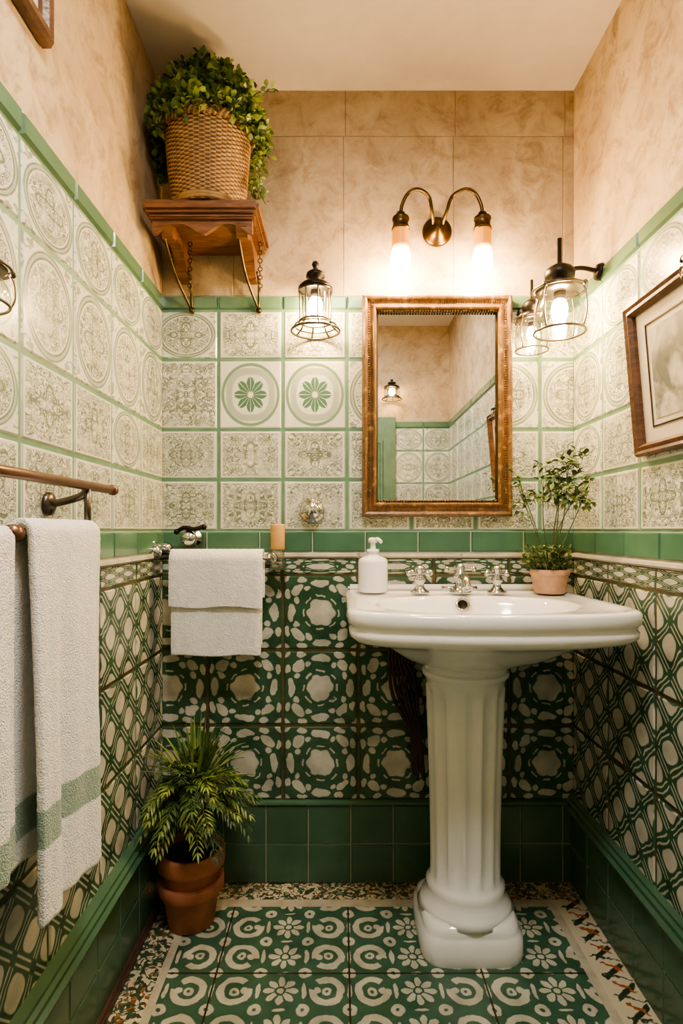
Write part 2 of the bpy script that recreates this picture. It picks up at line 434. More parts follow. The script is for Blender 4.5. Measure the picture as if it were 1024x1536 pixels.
def wall(name,O,U,N,L,uoff,uoffl,kind):
    V=(0,0,1); b=B(); Nv=Vector(N); Ov=Vector(O); Uv=Vector(U)
    c=[Ov-Nv*.001,Ov+Uv*L-Nv*.001,Ov+Uv*L-Nv*.1,Ov-Nv*.1]
    vs=[(p.x,p.y,-.0) for p in c]+[(p.x,p.y,ZC) for p in c]
    b.add(vs,[[0,1,5,4],[1,2,6,5],[2,3,7,6],[3,0,4,7],[3,2,1,0],[4,5,6,7]],0,False)
    if kind=='back': tiles(b,O,U,V,N,0,L,1.776,ZC,.217,.333,[1.776,2.261,2.41],1,.002,2,.0012,.001,shift=.006)
    else: b.quad(Ov+Vector((0,0,1.776)),U,V,L,ZC-1.776,0)
    tiles(b,O,U,V,N,0,L,1.733,1.776,uoff,.195,[1.733,1.776],3,.004,4,.008,.004)
    def pk(k,ri):
        if kind=='back':
            if ri==2: return {-1:6,0:6,1:8,2:8}.get(k,7)
            if ri==3: return 7 if k<1 else 5
            return 5
        return 7 if ri in(2,3) or (ri==1 and (k%3==0)) else 5
    tiles(b,O,U,V,N,0,L,1.063,1.733,uoff,.195,UR,5,.010,4,.003,.003,pk)
    tiles(b,O,U,V,N,0,L,1.000,1.063,uoff,.16,[1.0,1.063],9,.003,10,.006,.003)
    tiles(b,O,U,V,N,0,L,.982,1.0,uoff,.31,[.982,1.0],10,.002,10,.010,.004)
    lm=12 if kind=='back' else 13
    tiles(b,O,U,V,N,0,L,.931,.982,uoffl,.2286,[.931,.982],lm,.006,11,.003,.003)
    tiles(b,O,U,V,N,0,L,.247,.931,uoffl,.2286,LR,lm,.009,11,.003,.003)
    b.quad(O,U,V,L,.247,15)
    return b.done(name,MATS,origin=False)
def base(name,O,U,N,L,uoff,th,rail):
    b=B(); O=Vector(O);U=Vector(U);N=Vector(N)
    tiles(b,O,U,(0,0,1),N,0,L,.002,.237,uoff,.128,[.002,.119,.237],14,.0035,15,.003,.002,base=th)
    prof=[(0,.237),(th+.006,.237),(th+.010,.241),(th+.008,.247),(0,.250)]
    if rail: prof=[(0,.225),(th+.006,.225),(th+.02,.229),(th+.022,.236),(th+.012,.240),(th+.014,.252),(th+.006,.256),(th+.006,.264),(0,.268)]
    vs=[];fs=[]
    for e in(0,L):
        for d,z in prof: vs.append(O+U*e+N*d+Vector((0,0,z)))
    n=len(prof)
    for i in range(n-1): fs.append([i,n+i,n+i+1,i+1])
    b.add(vs,fs,14,False)
    return b.done(name,MATS,origin=False)
LY=YB-YF
wall('wall_back',(XL,YB,0),(1,0,0),(0,-1,0),XR-XL,-.024,-.091,'back')
wall('wall_left',(XL,YF,0),(0,1,0),(1,0,0),LY,LY-.195*11,LY-.2286*10,'side')
wall('wall_right',(XR,YB,0),(0,-1,0),(-1,0,0),LY,0,0,'side')
wall('wall_front',(XR,YF,0),(-1,0,0),(0,1,0),XR-XL,-.03,0,'side')
base('baseboard_back',(XL,YB,0),(1,0,0),(0,-1,0),XR-XL,.06,.008,False)
base('baseboard_left',(XL,YF,0),(0,1,0),(1,0,0),LY,.0,.018,True)
base('baseboard_right',(XR,YB,0),(0,-1,0),(-1,0,0),LY,.0,.012,True)
b=B()
b.box((XL+.018,YF+.01,.0),(XL+.036,YB-.02,.022),0,.004); b.done('trim_1',[M_skirt],origin=False)
b=B(); b.box((XL-.1,YF-.1,ZC),(XR+.1,YB+.1,ZC+.08),0,0); b.done('ceiling',[M_ceil],origin=False)
b=B(); mf=[M_ff,M_fb,M_fstrip,M_chain]
bw,sw=.085,.032; bl=.105
b.box((XL-.1,YF-.1,-.08),(XR+.1,YB+.1,-.001),2,0)
def fq(x0,x1,y0,y1,mi): b.quad((x0,y0,0),(1,0,0),(0,1,0),x1-x0,y1-y0,mi)
fq(XL+bl+.02,XR-bw-sw,YF,YB-bw-sw,0)
fq(XL,XR,YB-bw,YB,1); fq(XL,XL+bl,YF,YB-bw,1); fq(XR-bw-.01,XR,YF,YB-bw,3)
fq(XL+bl,XR-bw-.01,YB-bw-sw,YB-bw,2); fq(XL+bl,XL+bl+.02,YF,YB-bw-sw,2); fq(XR-bw-sw,XR-bw-.01,YF,YB-bw-sw,2)
b.done('floor',mf,origin=False)

# ---------------------------------------------------------------- sink
CX,CY=.336,1.475
def outl(a,sx,yb,yf,nb,nf):
    c,s=math.cos(a),math.sin(a)
    sy=yb if s>0 else yf; n=nb if s>0 else nf
    r=(abs(c/sx)**n+abs(s/sy)**n)**(-1/n); return r*c,r*s
N=128; b=B(); rings=[]
def ell(cx,cy,sx,sy,z,n=2.3): return [(cx+outl(2*math.pi*k/N,sx,sy,sy,n,n)[0],cy+outl(2*math.pi*k/N,sx,sy,sy,n,n)[1],z) for k in range(N)]
def orr(off,z,back=0): 
    o=[]
    for k in range(N):
        a=2*math.pi*k/N
        x,y=outl(a,.320+off,.275+min(off,0)*(1 if back else 0),.235+off,14,12)
        if y<0: y-= .062*(1-(x/(.320+off))**2)**.9 if abs(x)<.320+off else 0
        if x>0 and y<.1: x+= .014*min(1,(.1-y)/.3)
        o.append((CX+x,min(CY+y,YB-.006),z))
    return o
bx,by=CX-.0,CY-.045
rings=[ell(bx,by+.03,.018,.018,.752,2),ell(bx,by+.02,.09,.06,.757,2),ell(bx,by+.01,.165,.105,.785),ell(bx,by,.215,.14,.83),ell(bx,by,.232,.156,.862),ell(bx,by,.240,.164,.878),ell(bx,by,.247,.171,.8835),ell(bx,by,.255,.178,.884),
 orr(-.034,.885,1),orr(-.026,.889,1),orr(-.010,.891,1),orr(-.003,.888),orr(.0,.882),orr(.0,.862),orr(-.006,.856),orr(-.008,.848),orr(-.004,.842),orr(-.005,.830),orr(-.018,.818),orr(-.040,.810)]
def mixr(f,z,px=.331,py=1.53,r=.112):
    A=orr(-.05,z,1); o=[]
    for k in range(N):
        a=2*math.pi*k/N; cx=px+r*math.cos(a); cy=py+r*math.sin(a)
        o.append((A[k][0]*(1-f)+cx*f,A[k][1]*(1-f)+cy*f,z))
    return o
rings+=[mixr(.14,.803),mixr(.28,.790),mixr(.42,.772),mixr(.58,.752),mixr(.76,.735),mixr(.92,.722),mixr(1,.712),mixr(1,.700,r=.108)]
vs=[p for r in rings for p in r]; fs=[]
for i in range(len(rings)-1):
    for k in range(N):
        k2=(k+1)%N; fs.append([i*N+k,i*N+k2,(i+1)*N+k2,(i+1)*N+k])
fs.append(list(range(N))[::-1]); b.add(vs,fs,0,True)
b.box((CX-.313,YB-.038,.886),(CX+.313,YB-.014,.905),0,.007)
px,py=.331,1.53
def fl(r,h,a):
    if .16<h<.665:
        t=min(1,(h-.16)/.03,(.665-h)/.03); return r-(.0115*t)*(abs(math.sin(a*7))**.7)*1.0+.003
    return r
prof=[(.112,.70),(.114,.69),(.108,.682),(.104,.675),(.101,.665)]+[(.101-.012*math.sin(math.pi*0.5*(i/20)),.66-.49*i/20) for i in range(21)]+[(.092,.16),(.097,.150),(.103,.142),(.101,.132),(.106,.115),(.116,.098),(.126,.082)]
b.lathe(prof[::-1],(px,py,0),0,112,fn=fl)
def sq(hs,z,n=5):
    return [(px+outl(2*math.pi*k/64,hs,hs,hs,n,n)[0],py+outl(2*math.pi*k/64,hs,hs,hs,n,n)[1],z) for k in range(64)]
rs=[sq(.100,.098,2.5),sq(.116,.088,3),sq(.122,.078,4),sq(.120,.068),sq(.123,.062),sq(.130,.052),sq(.131,.012),sq(.128,.0)]
vs=[p for r in rs for p in r]; fs=[]
for i in range(len(rs)-1):
    for k in range(64): fs.append([i*64+k,i*64+(k+1)%64,(i+1)*64+(k+1)%64,(i+1)*64+k])
fs.append(list(range(64))); b.add(vs,fs,0,True)
oc=Vector((CX,by+.153,.862)); ax=Vector((0,-.9,.45))
b.torus(oc,.016,.004,1,axis=ax); b.lathe([(0,0),(.012,0),(.013,.003)],oc,2,20,axis=ax,cap=False)
b.torus((bx,by+.03,.756),.02,.004,1)
sink=b.done('pedestal_sink',[M_porc,M_chrome,M_black])

def handle(b,x,y,z):
    b.lathe([(0.026,0),(.027,.005),(.018,.01),(.012,.018),(.011,.028),(.016,.034),(.016,.042),(.010,.048),(.012,.060),(.016,.066),(.014,.073),(.006,.078),(0,.080)],(x,y,z),0,24)
    for k in range(4):
        a=k*math.pi/2+.5; p=Vector((x,y,z+.055)); d=Vector((math.cos(a),math.sin(a),.05))
        b.tube([p,p+d*.02,p+d*.034],.0052,0,8); b.ball(p+d*.037,.0085,0,12)
for X,Y in((PX(631,1.6),1.62),(PX(748,1.6),1.62)):
    b=B(); handle(b,X,Y,.8895); b.done('faucet_handle',[M_chrome])
b=B(); x,y,z=PX(693,1.6),1.625,.8895
b.lathe([(0.03,0),(.031,.006),(.02,.012),(.015,.022),(.014,.04),(.02,.046),(.02,.054),(.013,.06),(.012,.075),(.007,.082),(0,.084)],(x,y,z),0,24)
b.tube([(x,y,z+.035),(x,y-.03,z+.048),(x,y-.065,z+.045),(x,y-.09,z+.022)],.011,0,14)
b.torus((x,y-.09,z+.022),.011,.003,0,axis=(0,-.6,-.8))
for s in(-1,1): b.tube([(x,y,z+.066),(x+s*.02,y,z+.068),(x+s*.034,y,z+.068)],.005,0,8); b.ball((x+s*.038,y,z+.068),.008,0,12)
for s in(-1,1): b.tube([(x,y+.015,z+.012),(x+s*.05,y+.015,z+.012)],.006,0,8)
b.done('basin_faucet',[M_chrome])

b=B(); x,y=PX(559,1.66),1.655
b.lathe([(.038,0),(.042,.003),(.0425,.01),(.0425,.085),(.040,.094),(.030,.100),(.018,.104),(.016,.112),(.018,.113),(.018,.122),(.008,.124),(.007,.140),(.013,.141),(.014,.150),(.010,.155),(0,.156)],(x,y,.8895),0,40)
b.tube([(x,y,1.037),(x+.012,y-.012,1.041),(x+.02,y-.035,1.034)],.0055,0,10)
b.done('soap_dispenser',[M_porc])

# mirror
b=B(); x0,x1,z0,z1=.066,.513,1.107,1.767
O=(x0,YB-.006,z0)
b.frame(O,(1,0,0),(0,0,1),(0,-1,0),x1-x0,z1-z0,[(0,0),(0,.026),(.003,.033),(.008,.036),(.013,.034),(.016,.026),(.020,.022),(.026,.024),(.034,.031),(.038,.031),(.042,.024),(.044,.014)],0)
b.frame((x0+.038,YB-.006,z0+.038),(1,0,0),(0,0,1),(0,-1,0),x1-x0-.076,z1-z0-.076,[(0,.0),(0,.024),(.004,.024),(.010,.010)],2)
b.quad((x0+.04,YB-.017,z0+.04),(1,0,0),(0,0,1),x1-x0-.08,z1-z0-.08,1)
for z in(z0+.046,z1-.046):
    n=44
    for i in range(n): b.ball((x0+.048+(x1-x0-.096)*i/(n-1),YB-.028,z),.0042,2,8)
n=60
for i in range(n):
    for zz in(z0+.019,z1-.019): b.ball((x0+.020+(x1-x0-.040)*i/(n-1),YB-.029,zz),.0036,0,8)
n=88
for i in range(n):
    for xx in(x0+.019,x1-.019): b.ball((xx,YB-.029,z0+.020+(z1-z0-.040)*i/(n-1)),.0036,0,8)
b.done('wall_mirror',[M_frame,M_mirror,M_bronze])

def pic_art():
    m=Mt('vintage_print'); n=m.noise(9,5,dist=1.2); n2=m.noise(30,4)
    c=m.mix((n-.42)*5,rgb(186,182,166),rgb(92,96,88)); c=m.mix((n2-.55)*5,c,rgb(56,58,52)); m.set('Base Color',c); m.set('Roughness',.5); return m.m
M_art=pic_art(); M_mat=simple('picture_mat',rgb(212,202,184),.7,var=.05); 
def picture(name,O,U,V,N,w,h,fw,m):
    b=B(); b.frame(O,U,V,N,w,h,[(0,0),(0,.016),(fw*.2,.024),(fw*.45,.020),(fw*.75,.023),(fw,.014),(fw,.005)],0)
    O,U,V,N=map(Vector,(O,U,V,N)); U.normalize();V.normalize()
    b.quad(O+U*fw*.9+V*fw*.9+N*.006,U,V,w-fw*1.8,h-fw*1.8,1)
    b.quad(O+U*(fw+m)+V*(fw+m*.9)+N*.0075,U,V,w-2*(fw+m),h-2*(fw+m*.9),2)
    b.frame(O+U*(fw+m*.7)+V*(fw+m*.6)+N*.0,U,V,N,w-2*(fw+m*.7),h-2*(fw+m*.6),[(0,.006),(0,.0085),(.003,.0085),(.003,.007)],3)
    b.quad(O+U*.002+V*.002,V,U,h-.004,w-.004,0)
    return b.done(name,[M_pframe,M_mat,M_art,M_bronze])
V=Vector((-.085,0,1)).normalized(); U=Vector((0,-1,0)); Nn=U.cross(V)*1
if Nn.x>0: Nn=-Nn
picture('framed_picture',(.7025,1.335,1.236),U,V,Nn,.44,.342,.027,.052)
picture('framed_picture',(XL+.003,.665,1.935),(0,1,0),(0,0,1),(1,0,0),.375,.40,.026,.04)

# shelf
b=B(); sx0,sx1=-.522,-.215; zt=1.940
b.box((sx0,1.515,zt-.032),(sx1,YB-.004,zt),0,.008)
b.box((sx0+.012,1.53,zt-.044),(sx1-.012,YB-.004,zt-.032),0,.004)
def corbel(x):
    w=.030; pts=[(YB-.004,zt-.040),(1.545,zt-.040),(1.54,zt-.060),(1.56,zt-.082),(1.585,zt-.078),(1.60,zt-.064),(1.64,zt-.066),(1.68,zt-.088),(1.70,zt-.12),(YB-.004,zt-.13)]
    n=len(pts); vs=[(x-w/2,p[0],p[1]) for p in pts]+[(x+w/2,p[0],p[1]) for p in pts]
    fs=[list(range(n)),list(range(n,2*n))[::-1]]+[[i,(i+1)%n,n+(i+1)%n,n+i] for i in range(n)]
    b.add(vs,fs,0,False)
corbel(sx0+.055); corbel(sx1-.05)
n=40; top=zt-.042; vs=[];fs=[]
for i in range(n+1):
    t=i/n; x=sx0+.02+(sx1-sx0-.04)*t
    zz=top-.012-.026*(abs(math.cos(t*math.pi*2))**3)
    for yy in(1.542,1.556): vs+= [(x,yy,top),(x,yy,zz)]
for i in range(n):
    a=i*4; c=a+4
    fs+=[[a,a+1,c+1,c],[a+2,c+2,c+3,a+3],[a+1,a+3,c+3,c+1]]
fs+=[[0,2,3,1],[n*4,n*4+1,n*4+3,n*4+2]]
b.add(vs,fs,0,False)
for x in(sx0+.055,sx1-.05):
    b.tube([(x-.012,1.56,zt-.07),(x-.006,1.66,1.80),(x+.02,YB-.012,1.728)],.0042,1,8)
    b.tube([(x+.02,1.70,zt-.11),(x+.022,1.72,1.80),(x+.02,YB-.012,1.728)],.0035,1,8)
    b.ball((x+.02,YB-.012,1.728),.009,1,12)
    for k in range(12): b.torus((x+.035,1.66,zt-.05-k*.012),.006,.0018,1,axis=(1,0,0) if k%2 else (0,1,0),n=12,m=6)
b.done('wall_shelf',[M_wood,M_bronze])

# wicker basket with plant
b=B(); bc=(-.368,1.612,zt); H=.222; NL=24; rows=42
def wick_m(cx,cy,zb):
    m=Mt('woven_wicker'); x,y,z=m.pos(); a=(y-cy).atan2(x-cx)
    row=((z-zb)/(H/rows)); ri=row.floor(); par=ri.mod(2.0)*3.14159
    hgt=((a*NL+par).sin()*.5+.5)*((row.frac()-.5).abs()*-1.3+1.0)
    n=m.noise(40,3)
    c=m.mix((n-.35)*2,rgb(182,146,94),rgb(134,102,62)); c=m.mix(hgt.lt(.34,.3)*.88,c,rgb(56,38,22))  # dark brown paints shade into the gaps of the weave
    m.set('Base Color',c); m.set('Roughness',.55); m.bump(hgt,.5,.003); return m.m
M_wick=wick_m(bc[0],bc[1],bc[2])
def wv(r,h,a):
    rr=h/H*rows; row=int(rr+1e-4); f=rr-row
    return r+.0026*math.sin(a*NL+(math.pi if row%2 else 0))*math.sin(math.pi*min(max(f,.0),1))+.0008*math.sin(math.pi*f)
pr=[]
for i in range(rows*3+1):
    h=H*i/(rows*3); pr.append((.096+.020*(i/(rows*3))**.8,h+ 1e-5))
b.lathe(pr,bc,0,NL*7,cap=False,fn=wv)
b.lathe([(0,.002),(.095,.002)],bc,2,32,cap=False)
for k in range(3): b.torus((bc[0],bc[1],bc[2]+H+(k-1)*.006),.117,.0052,2,n=60)
for k in range(2): b.torus((bc[0],bc[1],bc[2]+.007+k*.008),.098,.0055,2,n=60)
for k in range(56):
    a=2*math.pi*k/56; a2=a+.16
    b.tube([(bc[0]+.119*math.cos(a),bc[1]+.119*math.sin(a),bc[2]+H-.014),(bc[0]+.124*math.cos((a+a2)/2),bc[1]+.124*math.sin((a+a2)/2),bc[2]+H),(bc[0]+.118*math.cos(a2),bc[1]+.118*math.sin(a2),bc[2]+H+.012)],.0035,2,6,3)
b.lathe([(0,H-.02),(.110,H-.02)],bc,1,24,cap=False)
basket=b.done('wicker_basket',[M_wick,M_soil,M_cane])
def inside(p): return XL+.015<p[0]<XR-.015 and p[1]<YB-.012 and p[2]<ZC-.015
def cluster(b,p,n,rad,L,pal=(0,0,1,1,2)):
    for _ in range(n):
        d=Vector((ru(-1,1),ru(-1,1),ru(-.5,1)))
        if d.length<.1: continue
        q=Vector(p)+d.normalized()*rad*R(); s=ru(.7,1.2)*L
        if inside(q+d.normalized()*s): b.leaf(q,d,(ru(-.4,.4),ru(-.4,.4),1),s,s*.75,random.choice(pal))
b=B(); gc=Vector((bc[0],bc[1]-.004,zt+H))
for i in range(520):
    a=ru(0,6.283); e=ru(0,1)**.6
    tip=gc+Vector((math.cos(a)*.160*e,math.sin(a)*.138*e,.0+.20*(1-e*e*.8)*ru(.3,1)))
    if e>.8: tip.z-=.05*R()
    if not inside(tip): continue
    s=gc+Vector((math.cos(a)*.07*e,math.sin(a)*.07*e,-.02))
    b.tube([s,(s+tip)/2+Vector((0,0,.025)),tip],.0012,3,4,3)
    cluster(b,tip,9,.020,.020,(0,0,0,1,1,2))
def trail(pts,step=.012,L=.018,rad=.012,n=4):
    P=[Vector(p) for p in pts]
    b.tube(P,.0014,3,5,4)
    for i in range(len(P)-1):
        m=max(1,int((P[i+1]-P[i]).length/step))
        for k in range(m): cluster(b,P[i].lerp(P[i+1],k/m),n,rad,L)
def W(x,y,D): return (PX(x,D),D,PZ(y,D))
trail([W(360,170,1.55),W(385,140,1.5),W(412,138,1.48)])
trail([W(360,170,1.56),W(388,185,1.56),W(395,235,1.58),W(385,275,1.6),W(398,306,1.58)])
trail([W(365,170,1.66),W(385,200,1.68),W(382,260,1.68),W(376,296,1.68)],n=6)
trail([W(370,190,1.6),W(395,228,1.6),W(405,238,1.6)])
for q in range(5): trail([W(262+q*3,175,1.6),W(240+q*3,190,1.62+.02*q),W(232+q*4,230,1.64+.02*q),W(238+q*4,285-q*6,1.65+.02*q)],n=7,L=.024,rad=.02)
trail([W(260,175,1.55),W(235,150,1.56),W(222,150,1.58)],n=6)
b.done('hanging_ivy',LV+[M_stem],parent=basket)

# ---------------------------------------------------------------- lamps
M_bulb=emis('lamp_bulb_glow',WARM,620)
M_bulb2=emis('lamp_bulb_soft',WARM,150)
M_bulb3=emis('entry_bulb_glow',WARM,300)
M_ed=emis('edison_bulb_glow',(1,.66,.30,1),540,(1.848,1.888))
b=B(); sx,sz=PX(657,1.72),PZ(342,1.72)
b.lathe([(0,0),(.044,0),(.045,.006),(.040,.012),(.030,.015),(.026,.022),(.014,.028),(.009,.034),(0,.036)],(sx,YB-.003,sz),0,36,axis=(0,-1,0),fn=None)
b.torus((sx,YB-.014,sz),.034,.0025,0,axis=(0,1,0))
for s,bx_ in((-1,PX(601,1.655)),(1,PX(724,1.655))):
    y=1.66; ztop=2.048
    b.tube([(sx+s*.012,YB-.02,sz+.01),(sx+s*.022,1.70,sz+.04),(sx+s*.035,1.68,sz+.072),(sx+(bx_-sx)*.58,y,ztop),(sx+(bx_-sx)*.82,y,ztop-.012),(bx_-s*.004,y,ztop-.045),(bx_,y,1.975)],.0052,0,12,8)
    b.lathe([(.006,.012),(.012,.008),(.014,0),(.024,-.006),(.025,-.012),(.022,-.016),(.023,-.034),(.026,-.036),(.026,-.042)],(bx_,y,1.972),0,28)
    b.lathe([(.022,1.935),(.0245,1.925),(.024,1.915),(.0245,1.905),(.0245,1.895),(.025,1.885),(.0255,1.875),(.026,1.865),(.0275,1.855),(.029,1.842),(.028,1.826),(.022,1.812),(.012,1.805),(0,1.803)],(bx_,y,0),1,24)
b.done('double_wall_sconce',[M_bronze,M_ed])

def lantern(name,x,y,zt,zb,Rr,plate,style,bulb):
    b=B(); H=zt-zb
    def Z(t): return zt-H*t
    if style=='cage':
        b.lathe([(0,Z(0)),(.008,Z(.01)),(.011,Z(.05)),(.007,Z(.09)),(.006,Z(.12)),(.018,Z(.14)),(.026,Z(.17)),(.028,Z(.22)),(.016,Z(.25)),(.018,Z(.28)),(.040,Z(.32)),(.050,Z(.37)),(.050,Z(.40)),(.044,Z(.41))],(x,y,0),0,28)
        b.lathe([(.036,Z(.41)),(.036,Z(.80))],(x,y,0),2,28,cap=False)
        b.torus((x,y,Z(.42)),.048,.003,1); b.torus((x,y,Z(.84)),.046,.003,1)
        for k in range(8):
            a=k*math.pi/4+.2; c,s=math.cos(a),math.sin(a)
            b.tube([(x+.047*c,y+.047*s,Z(.40)),(x+.045*c,y+.045*s,Z(.65)),(x+.047*c,y+.047*s,Z(.86)),(x+Rr*c,y+Rr*s,Z(.97))],.0025,1,6,4)
        b.torus((x,y,Z(.97)),Rr,.0035,1,n=40); b.torus((x,y,Z(.90)),Rr*.86,.0022,1,n=40)
        bz=Z(.62)
    else:
        k_=Rr/.068
        b.lathe([(0,Z(0)),(.006*k_,Z(0)),(.006*k_,Z(.26)),(.016*k_,Z(.28)),(.032*k_,Z(.32)),(.038*k_,Z(.36)),(.036*k_,Z(.42)),(.028*k_,Z(.44)),(.030*k_,Z(.47))],(x,y,0),0,28)
        b.lathe([(.030*k_,Z(.46)),(.052*k_,Z(.50)),(.060*k_,Z(.54)),(.058*k_,Z(.56)),(.045*k_,Z(.57))],(x,y,0),1,32)
        b.lathe([(.044*k_,Z(.57)),(.050*k_,Z(.65)),(.062*k_,Z(.78)),(.066*k_,Z(.88)),(.062*k_,Z(.99))],(x,y,0),2,36,cap=False)
        b.torus((x,y,Z(.99)),.063*k_,.003*k_,1,n=40); b.torus((x,y,Z(.55)),.066*k_,.0032*k_,1,n=40)
        for k in range(4):
            a=k*math.pi/2+.7; c,s=math.cos(a)*k_,math.sin(a)*k_
            b.tube([(x+.060*c,y+.060*s,Z(.54)),(x+.070*c,y+.070*s,Z(.66)),(x+.072*c,y+.072*s,Z(.84)),(x+.063*c,y+.063*s,Z(.99))],.0022*k_,1,6,4)
            b.ball((x+.068*c,y+.068*s,Z(.55)),.007*k_,1,10)
        bz=Z(.74)
    br=.020*Rr/.068
    b.ball((x,y,bz),br,3,16,(1,1,1.45))
    b.lathe([(br*.7,bz+br*1.1),(br*.75,bz+br*2.0)],(x,y,0),0,16)
    P=Vector(plate); p0=Vector((x,y,Z(.36))); n=(Vector((P.x-x,P.y-y,0))).normalized()
    b.tube([p0,p0.lerp(P,.5)+Vector((0,0,.012)),P],.006,0,10,5)
    b.lathe([(0,.014),(.02,.012),(.024,0)],P,0,24,axis=-n)
    return b.done(name,[M_black,M_pewter,M_glass,bulb])
lantern('wall_lantern',PX(473,1.675),1.675,PZ(392,1.675),PZ(500,1.675),.070,(PX(473,1.675),YB-.004,1.765),'cage',M_bulb)
lantern('wall_lantern',PX(839,1.56),1.56,PZ(358,1.56),PZ(500,1.56),.072,(XR-.004,1.56,1.765),'bell',M_bulb)
lantern('wall_lantern',.558,1.68,PZ(420,1.68),PZ(527,1.68),.050,(.558,YB-.004,1.72),'bell',M_bulb2)
lantern('wall_lantern',XL+.065,.745,1.47,1.36,.046,(XL+.004,.745,1.44),'bell',M_bulb2)
lantern('wall_lantern',XR-.045,1.06,PZ(345,1.06),PZ(412,1.06),.034,(XR-.004,1.06,PZ(362,1.06)),'bell',M_bulb2)
lantern('wall_lantern',.33,YF+.08,2.03,1.90,.062,(.33,YF+.006,1.98),'cage',M_bulb3)

b=B(); c=(.05,.45,0)
b.lathe([(.19,2.398),(.20,2.385),(.19,2.372),(.18,2.37)],c,0,40); cl=b.done('fill_light_housing',[M_bronze])  # invented out-of-view housing for the added fill light
l=bpy.data.lights.new('fill_light','AREA'); l.shape='DISK'; l.size=.34; l.energy=27; l.color=(1,.93,.84)  # unseen fill light, added to lift the overall room brightness
o=bpy.data.objects.new('fill_light',l); o.location=(.05,.45,2.366); bpy.context.scene.collection.objects.link(o)
o.parent=cl; o.matrix_parent_inverse=Matrix.Translation(-cl.location)

b=B(); M_door=simple('green_door_paint',rgb(84,120,98),.4)
b.box((-.42,YF+.006,.002),(.36,YF+.03,1.80),0,.004)
for z0_,z1_ in((.2,.85),(1.0,1.65)):
    for x0_,x1_ in((-.34,-.06),(.0,.28)): b.frame((x0_,YF+.03,z0_),(1,0,0),(0,0,1),(0,1,0),x1_-x0_,z1_-z0_,[(0,0),(.006,.008),(.018,.008),(.026,0)],0)
b.ball((.31,YF+.055,.95),.022,1); b.done('door_1',[M_door,M_bronze],origin=False)

# ---------------------------------------------------------------- towels
def towel(name,P,A,Nn,Wd,fl_,bl_,br,mat,amp=.008,waves=2.2,ph=0,nx=60,th=.009,taper=0,parent=None):
    P=Vector(P);A=Vector(A);Nn=Vector(Nn); b=B(); prof=[]
    ns=50
    for i in range(ns+1): prof.append((-br,-bl_*(1-i/ns),1-i/ns))
    for i in range(1,8):
        a=math.pi*i/8; prof.append((-br*math.cos(a),br*math.sin(a),0))
    for i in range(ns+1): prof.append((br,-fl_*i/ns,i/ns))
    vs=[];fs=[];m=len(prof)
    for j in range(nx+1):
        t=j/nx
        for (n_,z,f) in prof:
            side=1 if n_>0 else -.3
            w=amp*(math.sin(waves*6.283*t+ph)+.4*math.sin(waves*2.3*6.283*t+1+ph+f*1.5))*min(1,f*1.6)
            edge=-.004*(max(0,abs(t-.5)*2-.9)*10)
            tt=(t-.5)*(1-taper*f)+.5
            vs.append(P+A*(tt*Wd)+Nn*(n_+side*(w+amp*.8*f+edge))+Vector((0,0,z+.003*math.sin(t*9+ph)*f)))
    for j in range(nx):
        for i in range(m-1): fs.append([j*m+i,(j+1)*m+i,(j+1)*m+i+1,j*m+i+1])
    b.add(vs,fs,0,True); ob=b.done(name,[mat],parent=parent)
    md=ob.modifiers.new('thick','SOLIDIFY'); md.thickness=th; md.offset=0
    md=ob.modifiers.new('sub','SUBSURF'); md.levels=1; md.render_levels=1
    tx=bpy.data.textures.new(name+'_pile','CLOUDS'); tx.noise_scale=.006
    md=ob.modifiers.new('pile','DISPLACE'); md.texture=tx; md.strength=.0022; md.mid_level=.5
    return ob
b=B(); X1=-.462
b.tube([(X1,.35,1.148),(X1,.8,1.148),(X1,1.165,1.148)],.0085,0,16,2,False)
b.lathe([(.0085,0),(.0105,.002),(.0105,.012),(.007,.016),(0,.017)],(X1,1.165,1.148),0,20,axis=(0,1,0))
b.tube([(X1,.35,1.062),(X1,.6,1.062),(X1,1.06,1.062)],.0085,0,16,2,False)
b.lathe([(.0125,-.02),(.0125,.0),(.009,.003)],(X1,.825,1.062),0,20,axis=(0,1,0))
for y in(.45,1.055):
    b.tube([(XL+.006,y,1.115),(XL+.03,y,1.118),(X1-.01,y,1.13),(X1,y,1.148)],.007,1,10,5)
    b.tube([(X1,y,1.148),(X1,y,1.062)],.006,1,10,2,False)
    b.lathe([(.022,0),(.021,.006),(.010,.012)],(XL+.006,y,1.115),1,24,axis=(1,0,0))
b.done('towel_rail',[M_copper,M_pewter])
towel('bath_towel',(X1,.832,1.062),(0,1,0),(1,0,0),.232,.575,.50,.017,M_tws,.011,1.6,.9,th=.013)
towel('bath_towel',(X1-.006,.52,1.055),(0,1,0),(1,0,0),.285,.455,.40,.014,M_tws,.007,2.4,2.0,th=.01)
b=B(); yr=1.655; zr=.987
xa=PX(232,1.655); xb=PX(402,1.655)
b.tube([(xa+.01,yr,zr+.014),(xb,yr,zr)],.006,0,12,2,False)
b.ball((xa,yr,zr+.018),.021,0,20); b.torus((xa+.02,yr,zr+.014),.010,.004,0,axis=(1,0,0)); b.ball((xa-.004,yr,zr+.042),.009,0,12)
b.tube([(xa,yr,zr+.018),(xa+.004,1.71,zr+.02),(xa+.006,YB-.014,zr+.02)],.007,0,10); b.lathe([(.024,0),(.02,.008),(.009,.012)],(xa+.006,YB-.012,zr+.02),0,24,axis=(0,-1,0))
b.tube([(xb,yr,zr),(xb+.002,1.70,zr-.002),(xb,YB-.014,zr-.004)],.006,0,10); b.lathe([(.018,0),(.016,.006),(.008,.01)],(xb,YB-.012,zr-.004),0,24,axis=(0,-1,0))
rail2=b.done('hand_towel_rail',[M_chrome])
